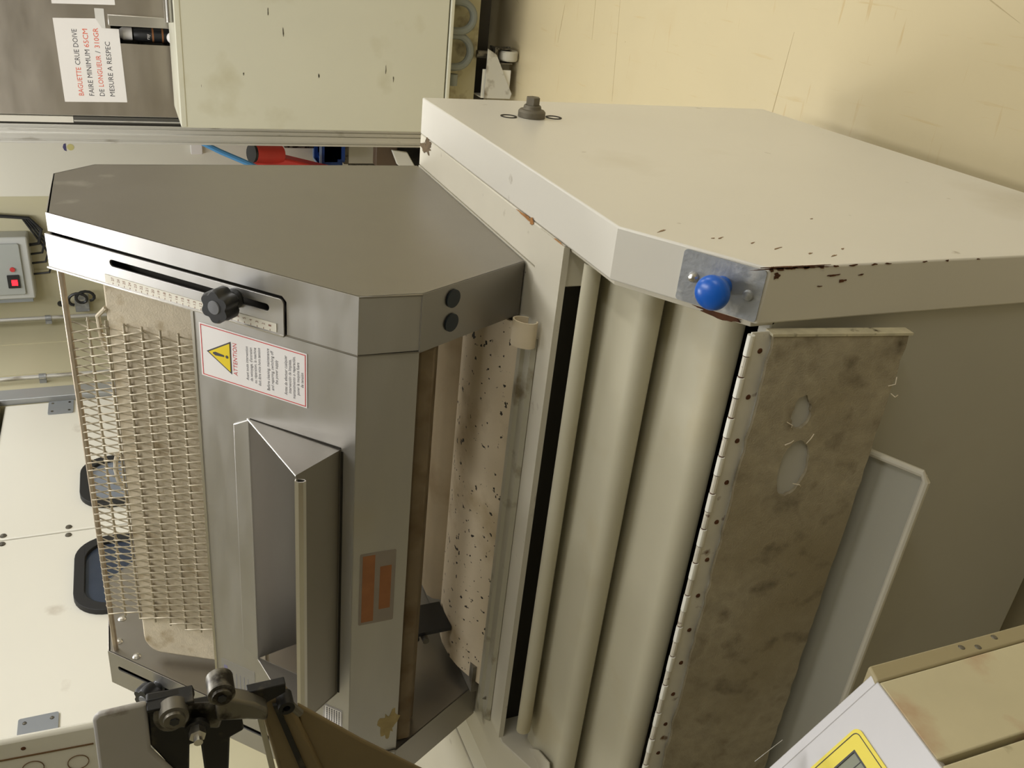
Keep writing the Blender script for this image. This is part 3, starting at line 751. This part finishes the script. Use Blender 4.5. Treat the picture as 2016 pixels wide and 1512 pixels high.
# --- white side covers
cov = [(1.598, ZT), (1.60, .148), (.965, .109), (.703, .115), (.703, .803), (.85, ZT - .003)]
rc_ = put('side_cover', G().prism(cov, -.353, -.288), WHITE, MO, bevel=.0025, seg=3, label='chipped white right side cover')
put('cover_lip', G().prism([(1.59, ZT - .006), (.85, ZT - .010), (.712, .803), (.712, .77), (1.59, .77)], -.3595, -.353), WHITED, MO, bevel=.001)
put('side_cover', G().prism(cov, -1.43, -1.362), WHITE, MO, bevel=.0025)
put('seam_rust', G().slab(blob(-.3537, 1.10, .0016, .03, 24, .7, 3), 0, .0006, MZ(ZT - .0005)), RUSTL, rc_)
put('seam_rust', G().slab(blob(-.354, 1.075, .0045, .006, 18, .4, 4), 0, .0007, MZ(ZT - .0005)), RUSTL, rc_)
put('seam_rust', G().slab(blob(-.355, .985, .003, .014, 18, .6, 14), 0, .0007, MZ(ZT - .0005)), RUSTL, rc_)
put('scuffed_patch', G().slab(blob(-.368, 1.56, .012, .028, 40, .6, 9), 0, .0005, MZ(ZT - .0007)), mat('dark_scuff', (96, 78, 52), .8, 0, .4, 120), rc_)
# bolt and two plugs
bt = put('hex_bolt', G().lathe([(.0001, .0), (.024, 0), (.024, .010), (.021, .013), (.016, .014), (.015, .020), (.0125, .021)], (-.288, 1.447, .757), (1, 0, 0), 28).cyl((-.268, 1.447, .757), (-.254, 1.447, .757), .0125, 6), mat('dirty_bolt', (108, 102, 88), .6, .5, .15, 40), MO, bevel=.001)
for z in (.800, .714):
    put('hole_plug', G().slab([circ(1.447, z, .0145, 24), circ(1.447, z, .011, 24)], 0, .0012, MX(-.288)), DARKG, MO)
# rust along the front edge of the cover
R = random.Random(11)
for (z, l, w) in ((.801, .006, .006), (.79, .012, .004), (.775, .012, .0035), (.755, .010, .003), (.735, .008, .0035), (.715, .006, .003), (.69, .010, .0025), (.66, .006, .003), (.64, .008, .002), (.585, .006, .002), (.55, .005, .002), (.50, .004, .002)):
    put('rust_chip', G().slab(blob(-.2893, z, w * .42, l * .55, 16, .5, R.randint(0, 999)), 0, .0005, MY(.7028)), RUST, rc_)
put('rust_chip', G().slab(blob(-.2889, .772, .0011, .034, 60, .7, 77), 0, .0005, MY(.7028)), RUST, rc_)
put('rust_chip', G().slab(blob(.7042, .775, .0013, .03, 60, .7, 78), 0, .0005, MX(-.288)), RUST, rc_)
for (x, z, rx, rz) in ((-.300, .715, .0015, .012), (-.307, .700, .002, .008), (-.297, .792, .004, .007), (-.312, .73, .001, .004), (-.301, .675, .0012, .005)):
    put('rust_chip', G().slab(blob(x, z, rx * .7, rz * .7, 16, .5, R.randint(0, 999)), 0, .0005, MY(.7028)), RUST, rc_)
for (y, z, a_) in ((.83, .86, .014), (.80, .80, .008), (.78, .77, .006), (.76, .75, .012), (.74, .72, .007), (.73, .695, .010), (.75, .665, .006), (.86, .62, .004), (.80, .81, .004)):
    M_ = MX(-.288) @ Matrix.Translation((y, z, 0)) @ Matrix.Rotation(radians(115), 4, 'Z')
    put('scratch', G().slab(blob(0, 0, a_ * .6, .0011, 12, .5, R.randint(0, 999)), 0, .0004, M_), mat('brown_scratch', (135, 108, 78), .8), rc_)

# zinc plate with blue button
ZP = frame((0, .85, .906), (1, 0, 0), (0, .818, .575))       # sloping top of the cover: (X, -v)
zp = put('zinc_plate', G().slab(rrect(-.3505, -.2915, -.178, -.084, .004), .0004, .0024, ZP), ZINC, MO)
put('screw_head', G().lathe([(.0001, .0062), (.004, .005), (.006, .002), (.0065, 0)], ZP @ Vector((-.320, -.100, .0024)), ZP.to_3x3() @ Vector((0, 0, 1)), 16), BRIGHT, zp)
put('screw_head', G().lathe([(.0001, .004), (.005, .003), (.0065, 0)], ZP @ Vector((-.323, -.164, .0024)), ZP.to_3x3() @ Vector((0, 0, 1)), 16), ZINC, zp)
put('blue_button', G().lathe([(.011, 0), (.011, .016), (.0155, .018)] + [(.0195 * sin(a), .030 - .0115 * cos(a) * 1.0) for a in [radians(70 + 110 * k / 10) for k in range(11)]], ZP @ Vector((-.3205, -.134, .0024)), ZP.to_3x3() @ Vector((0, 0, 1)), 32), BLUE, MO, label='glossy blue round push button')
put('rust_streak', G().slab(blob(-.3545, -.135, .0048, .03, 40, .3, 21), -.010, -.003, ZP), RUST, MO)

# --- body front, hinge, felt flap, catch tray
put('body_front', G().slab([(-1.362, .115), (-.353, .115), (-.353, .775), (-1.362, .775)], -.02, 0, MY(.712)), GREY, MO, bevel=.002, label='plain pale grey lower front of the body')
put('body_side', G().box(-1.36, -.355, 1.575, 1.59, .15, .84), WHITE, MO)
put('body_bottom', G().box(-1.36, -.355, .72, 1.58, .13, .14), DARKG, MO)
HF = frame((0, .7035, .806), (1, 0, 0), (0, .04, .999))
hl = put('hinge_leaf', G().slab([(-1.36, -.034), (-.362, -.034), (-.362, 0), (-1.36, 0)], -.001, .001, HF), mat('hinge_white', (220, 216, 204), .5, 0, .08, 20, stains=[((105, 70, 38), 40, .62, .72)]), MO, label='long rusty white piano hinge leaf')
x = -.364
while x > -1.33:
    put('hinge_knuckle', G().cyl((x, .7015, .8075), (x - .0245, .7015, .8075), .0042, 12), WHITEB, hl)
    put('hinge_knuckle', G().cyl((x - .0262, .7022, .807), (x - .0503, .7022, .807), .0037, 10), mat('knuckle_dirty', (212, 206, 190), .5, 0, .1, 60, stains=[((95, 60, 34), 60, .62, .7)]), hl)
    for q in (.0253, .0512):
        put('hinge_gap', G().cyl((x - q - .0009, .7024, .807), (x - q + .0009, .7024, .807), .0034, 8), RUST, hl)
    x -= .052
for k in range(17):
    put('hinge_screw', G().lathe([(.0001, .0016), (.0022, .0014), (.0034, 0)], HF @ Vector((-.385 - k * .058, -.016, .001)), (0, -1, 0), 12), RUST, hl)
pd = Vector((0, -.028, -.190)).normalized()
PF = frame((0, .699, .780), (1, 0, 0), -pd)       # (X, -down)
put('flap_board', G().slab(rrect(-1.36, -.364, -.170, 0, .002, 2), -.006, 0, PF), BACKB, MO)
edge = [(-1.36, -.172)]
R = random.Random(5)
for k in range(61): edge.append((-1.36 + (.996) * k / 60, -.172 + R.uniform(-.0012, .0012)))
up = []
for k in range(61): up.append((-.364 - (.996) * k / 60, .001 + R.uniform(-.0015, .0015)))
h1 = blob(-.463, -.060, .022, .0125, 40, .16, 31); h2 = blob(-.540, -.070, .038, .020, 40, .07, 8)
put('felt_pad', G().slab([edge[1:] + up, h1, h2], 0, .0045, PF), PADF, MO, smooth=20, label='dirty matted felt pad with two torn holes')
fr = G()
for (x, v, l, a_) in ((-.482, -.052, .012, .4), (-.492, -.085, .014, 2.2), (-.566, -.088, .014, .8), (-.50, -.06, .012, 1.6), (-.430, -.166, .014, -.9), (-.440, -.173, .01, -2.2)):
    fr.tube([PF @ Vector((x, v, .005)), PF @ Vector((x + l * .5 * cos(a_), v + l * .5 * sin(a_), .009)), PF @ Vector((x + l * cos(a_ + .4), v + l * sin(a_ + .4), .006))], .0006, 5)
put('felt_fibres', fr, FELT, MO)
put('flap_side_edge', G().slab([(-.3645, -.176), (-.3615, -.176), (-.3615, .004), (-.3645, .004)], -.010, .006, PF), mat('flap_edge', (196, 188, 160), .7, 0, .15, 60, stains=[((70, 58, 36), 50, .6, .7)]), MO)
TF = Vector((0, .575, .541))
put('catch_tray', G().sheet([(.624, .556), (.700, .594)], .0025, -1.36, -.536), mat('tray_grey', (172, 170, 158), .4, 0, .03, 4), MO)
put('tray_rim', G().tube([(-.534, .700, .600), (-.534, .628, .561), (-.542, .622, .558), (-1.36, .622, .558)], .005, 10), mat('rim_cream', (205, 200, 184), .45), MO)
for (xx, yy) in ((-.42, .85), (-.42, 1.45), (-1.3, .85), (-1.3, 1.45)):
    put('foot', G().lathe([(.012, .0), (.035, 0), (.035, .012), (.014, .02), (.014, .132)], (xx, yy, 0), (0, 0, 1), 18), BLKM, MO)

# ================================================================== control console at lower left
CO = thing('control_console', (-.62, .22, 0), 'cream console with tilted silver top and yellow framed display', 'control console')
ca = Vector((0, .985, -.172)).normalized(); cbv = Vector((-.83, .096, .549)).normalized()
PCN = frame((-.5, .35, .903), ca, cbv)      # tilted top face, u runs away from the viewer, v up the slope
put('side_panel', G().slab([(.349, .902), (.276, .9147), (.270, .30), (.349, .30)], -.02, -.0005, MX(-.5)), CONS, CO, bevel=.0015)
put('side_panel', G().slab([(.271, .9155), (.05, .954), (.05, .30), (.265, .30)], -.02, -.0005, MX(-.5)), CONS, CO, bevel=.0015)
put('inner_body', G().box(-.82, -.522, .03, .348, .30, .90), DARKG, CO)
put('rear_rim', G().slab([(.3505, .902), (.3505, .30), (.366, .30), (.3665, .897)], -.30, -.001, MX(-.5)), mat('console_rim', (150, 138, 104), .6, stains=[((70, 60, 40), 30, .62, .74)]), CO, bevel=.002)
SILV = mat('silver_paint', (184, 182, 182), .38, .2, .03, 12)
put('silver_top', G().slab([(0, 0), (-.30, 0), (-.30, .30), (0, .30)], -.012, 0, PCN), SILV, CO, bevel=.001)
put('top_flange', G().slab([(.0105, .002), (.002, .002), (.002, .30), (.0105, .30)], -.014, -.004, PCN), SILV, CO, bevel=.0008)
yf = put('yellow_frame', G().slab([rrect(-.20, -.0172, .034, .20, .006), [(-.030, .047), (-.030, .186), (-.187, .186), (-.187, .047)]], .0002, .0012, PCN), YELC, CO)
put('frame_line', G().slab([rrect(-.1975, -.0198, .0368, .1975, .0045), rrect(-.1969, -.0204, .0374, .1969, .0042)], .0012, .0015, PCN), INK, yf)
dsp = put('display', G().slab([(-.030, .047), (-.030, .186), (-.187, .186), (-.187, .047)], .0003, .0007, PCN), DISP, CO)
dg = G()
dg.slab([[(-.030, .047), (-.030, .186), (-.187, .186), (-.187, .047)], [(-.0315, .0485), (-.0315, .1845), (-.1855, .1845), (-.1855, .0485)]], .0007, .0014, PCN)
dg.slab([(-.040, .0485), (-.0406, .0485), (-.0406, .1845), (-.040, .1845)], .0007, .0010, PCN)
put('display_lines', dg, BLACK, dsp)
for (y, z) in ((.360, .80), (.356, .785), (.361, .76)):
    put('rivet', G().lathe([(.0001, .0008), (.0022, .0006), (.003, 0)], (-.501, y, z), (1, 0, 0), 10), GREASE, CO)
tag(put('plastic_sleeve_corner', G().slab([(0, 0), (.02, .004), (.012, .02)], 0, .0005, frame((-.562, .366, .966), (0, -.3, 1), (-.7, .1, .6))), mat('clear_plastic', (200, 200, 196), .2)), 'curled corner of clear plastic poking out beside the silver console top', 'plastic sleeve')

# ================================================================== machine arm in the left foreground
FG = thing('hinged_arm_machine', (-.8, .75, 0), 'white machine with black hinge bracket and brown chute at left foreground', 'machine')
YG = .62
cw = put('cream_casing', G().slab([(-.775, 1.72), (-.7835, 1.500), (-.80, 1.45), (-1.64, 1.45), (-1.64, 1.72)], -.008, 0, MY(.75)), WHITEB, FG, bevel=.004)
put('casing_seam', G().slab([(-.8035, 1.60), (-.8085, 1.503), (-.8105, 1.503), (-.8055, 1.60)], 0, .0006, MY(.7498)), mat('seam_brown', (120, 92, 60), .8), cw)
for (x, z) in ((-.832, 1.520), (-.826, 1.562)):
    put('plug_ring', G().slab([circ(x, z, .0105, 24), circ(x, z, .0097, 24)], 0, .0006, MY(.7498)), mat('seam_brown', (120, 92, 60), .8), cw)
put('casing_screw', G().lathe([(.0001, .001), (.002, .0005), (.0025, 0)], (-.795, .7498, 1.567), (0, -1, 0), 10), RUST, cw)
put('white_bracket', G().slab([(-.642, 1.486), (-.6365, 1.481), (-.6355, 1.442), (-.6935, 1.443), (-.76, 1.41), (-.84, 1.40), (-.84, 1.49)], -.006, 0, MY(YG)), mat('scuffed_white', (178, 175, 172), .45, .2, .05, 12, stains=[((88, 72, 46), 26, .62, .74)]), FG, bevel=.003)
put('black_bracket', G().slab([(-.6365, 1.4425), (-.6385, 1.406), (-.640, 1.402), (-.645, 1.402), (-.651, 1.412), (-.6545, 1.405), (-.655, 1.387), (-.668, 1.363), (-.700, 1.361), (-.706, 1.374), (-.78, 1.379), (-.77, 1.398), (-.702, 1.4005), (-.7035, 1.410), (-.76, 1.414), (-.692, 1.4435)], -.014, -.004, MY(YG)), BLKM, FG, bevel=.002)
put('bracket_flange', G().box(-.6415, -.638, YG - .006, YG + .014, 1.403, 1.4425), BLKM, FG, bevel=.001)
put('slotted_link', G().slab([(-.640, 1.436)] + [(-.656 + .0185 * cos(a) , 1.424 + .0145 * sin(a)) for a in [radians(60 + 150 * k / 10) for k in range(11)]] + [(-.684, 1.383), (-.640, 1.370), (-.652, 1.388)], -.004, .003, MY(YG)), GREASE, FG, bevel=.003)
def boss(x, z, r, h, y=YG, m=GREASE):
    b = put('hinge_boss', G().lathe([(.0001, h), (r * .72, h), (r * .75, h - .003), (r, h - .004), (r, 0)], (x, y, z), (0, -1, 0), 28), m, FG)
    put('hex_socket', G().cyl((x, y - h - .0012, z), (x, y - h + .002, z), r * .34, 6), BLACK, b)
boss(-.6455, 1.4208, .0125, .018)
boss(-.6225, 1.3805, .0118, .025)
put('hex_nut', G().cyl((-.668, YG - .010, 1.403), (-.668, YG - .020, 1.403), .0075, 6).cyl((-.668, YG - .012, 1.403), (-.668, YG - .027, 1.403), .004, 12), BRIGHT, FG)
put('washer', G().cyl((-.668, YG - .008, 1.4025), (-.668, YG - .0125, 1.4025), .011, 20), BLKM, FG)
put('swing_arm', G().slab([(-.6365, 1.385), (-.6385, 1.372), (-.650, 1.352), (-.662, 1.340), (-.6755, 1.341), (-.668, 1.360), (-.662, 1.386)], -.004, .014, MY(YG)), GREASE, FG, bevel=.003)
put('black_tab', G().slab([(-.648, 1.357), (-.6475, 1.322), (-.6585, 1.322), (-.668, 1.342), (-.662, 1.355)], -.01, 0, MY(YG)), BLKM, FG, bevel=.001)
put('ring_nut', G().slab([circ(-.6735, 1.3225, .0078, 20), circ(-.6735, 1.3225, .0035, 20)], -.012, .006, MY(YG)), BLKM, FG, bevel=.001)
g = G()
cols = [(-.700, 1.353), (-.708, 1.334), (-.722, 1.313)]
put('brown_column', G().slab([(-.668, 1.347), (-.676, 1.318), (-.82, 1.275), (-.82, 1.322)], -.03, -.006, MY(YG)), BROWNP, FG, bevel=.004)
put('column_groove', G().slab([(-.675, 1.334), (-.6755, 1.329), (-.80, 1.296), (-.80, 1.302)], -.006, -.002, MY(YG)), BLKM, FG)
put('column_edge', G().slab([(-.672, 1.3505), (-.674, 1.345), (-.80, 1.328), (-.80, 1.334)], -.004, .002, MY(YG)), ALUD, FG, bevel=.001)
put('link_chain', G().cyl((-.6760, YG, 1.318), (-.690, YG, 1.309), .004, 8), GREASE, FG)
put('brown_chute', G().slab([(-.692, 1.309), (-.765, 1.243), (-.87, 1.14), (-.95, 1.14), (-.95, 1.30), (-.80, 1.30)], -.018, -.012, MY(YG)), BROWNP, FG, bevel=.002)
put('white_tag', G().slab([(-.705, 1.3985), (-.707, 1.381), (-.735, 1.381), (-.735, 1.3985)], -.060, -.056, MY(YG)), mat('tag_white', (240, 240, 245), .5), FG)
put('support_column', G().box(-2.0, -1.62, .45, .86, 0, 1.72), GREY, FG, bevel=.004)
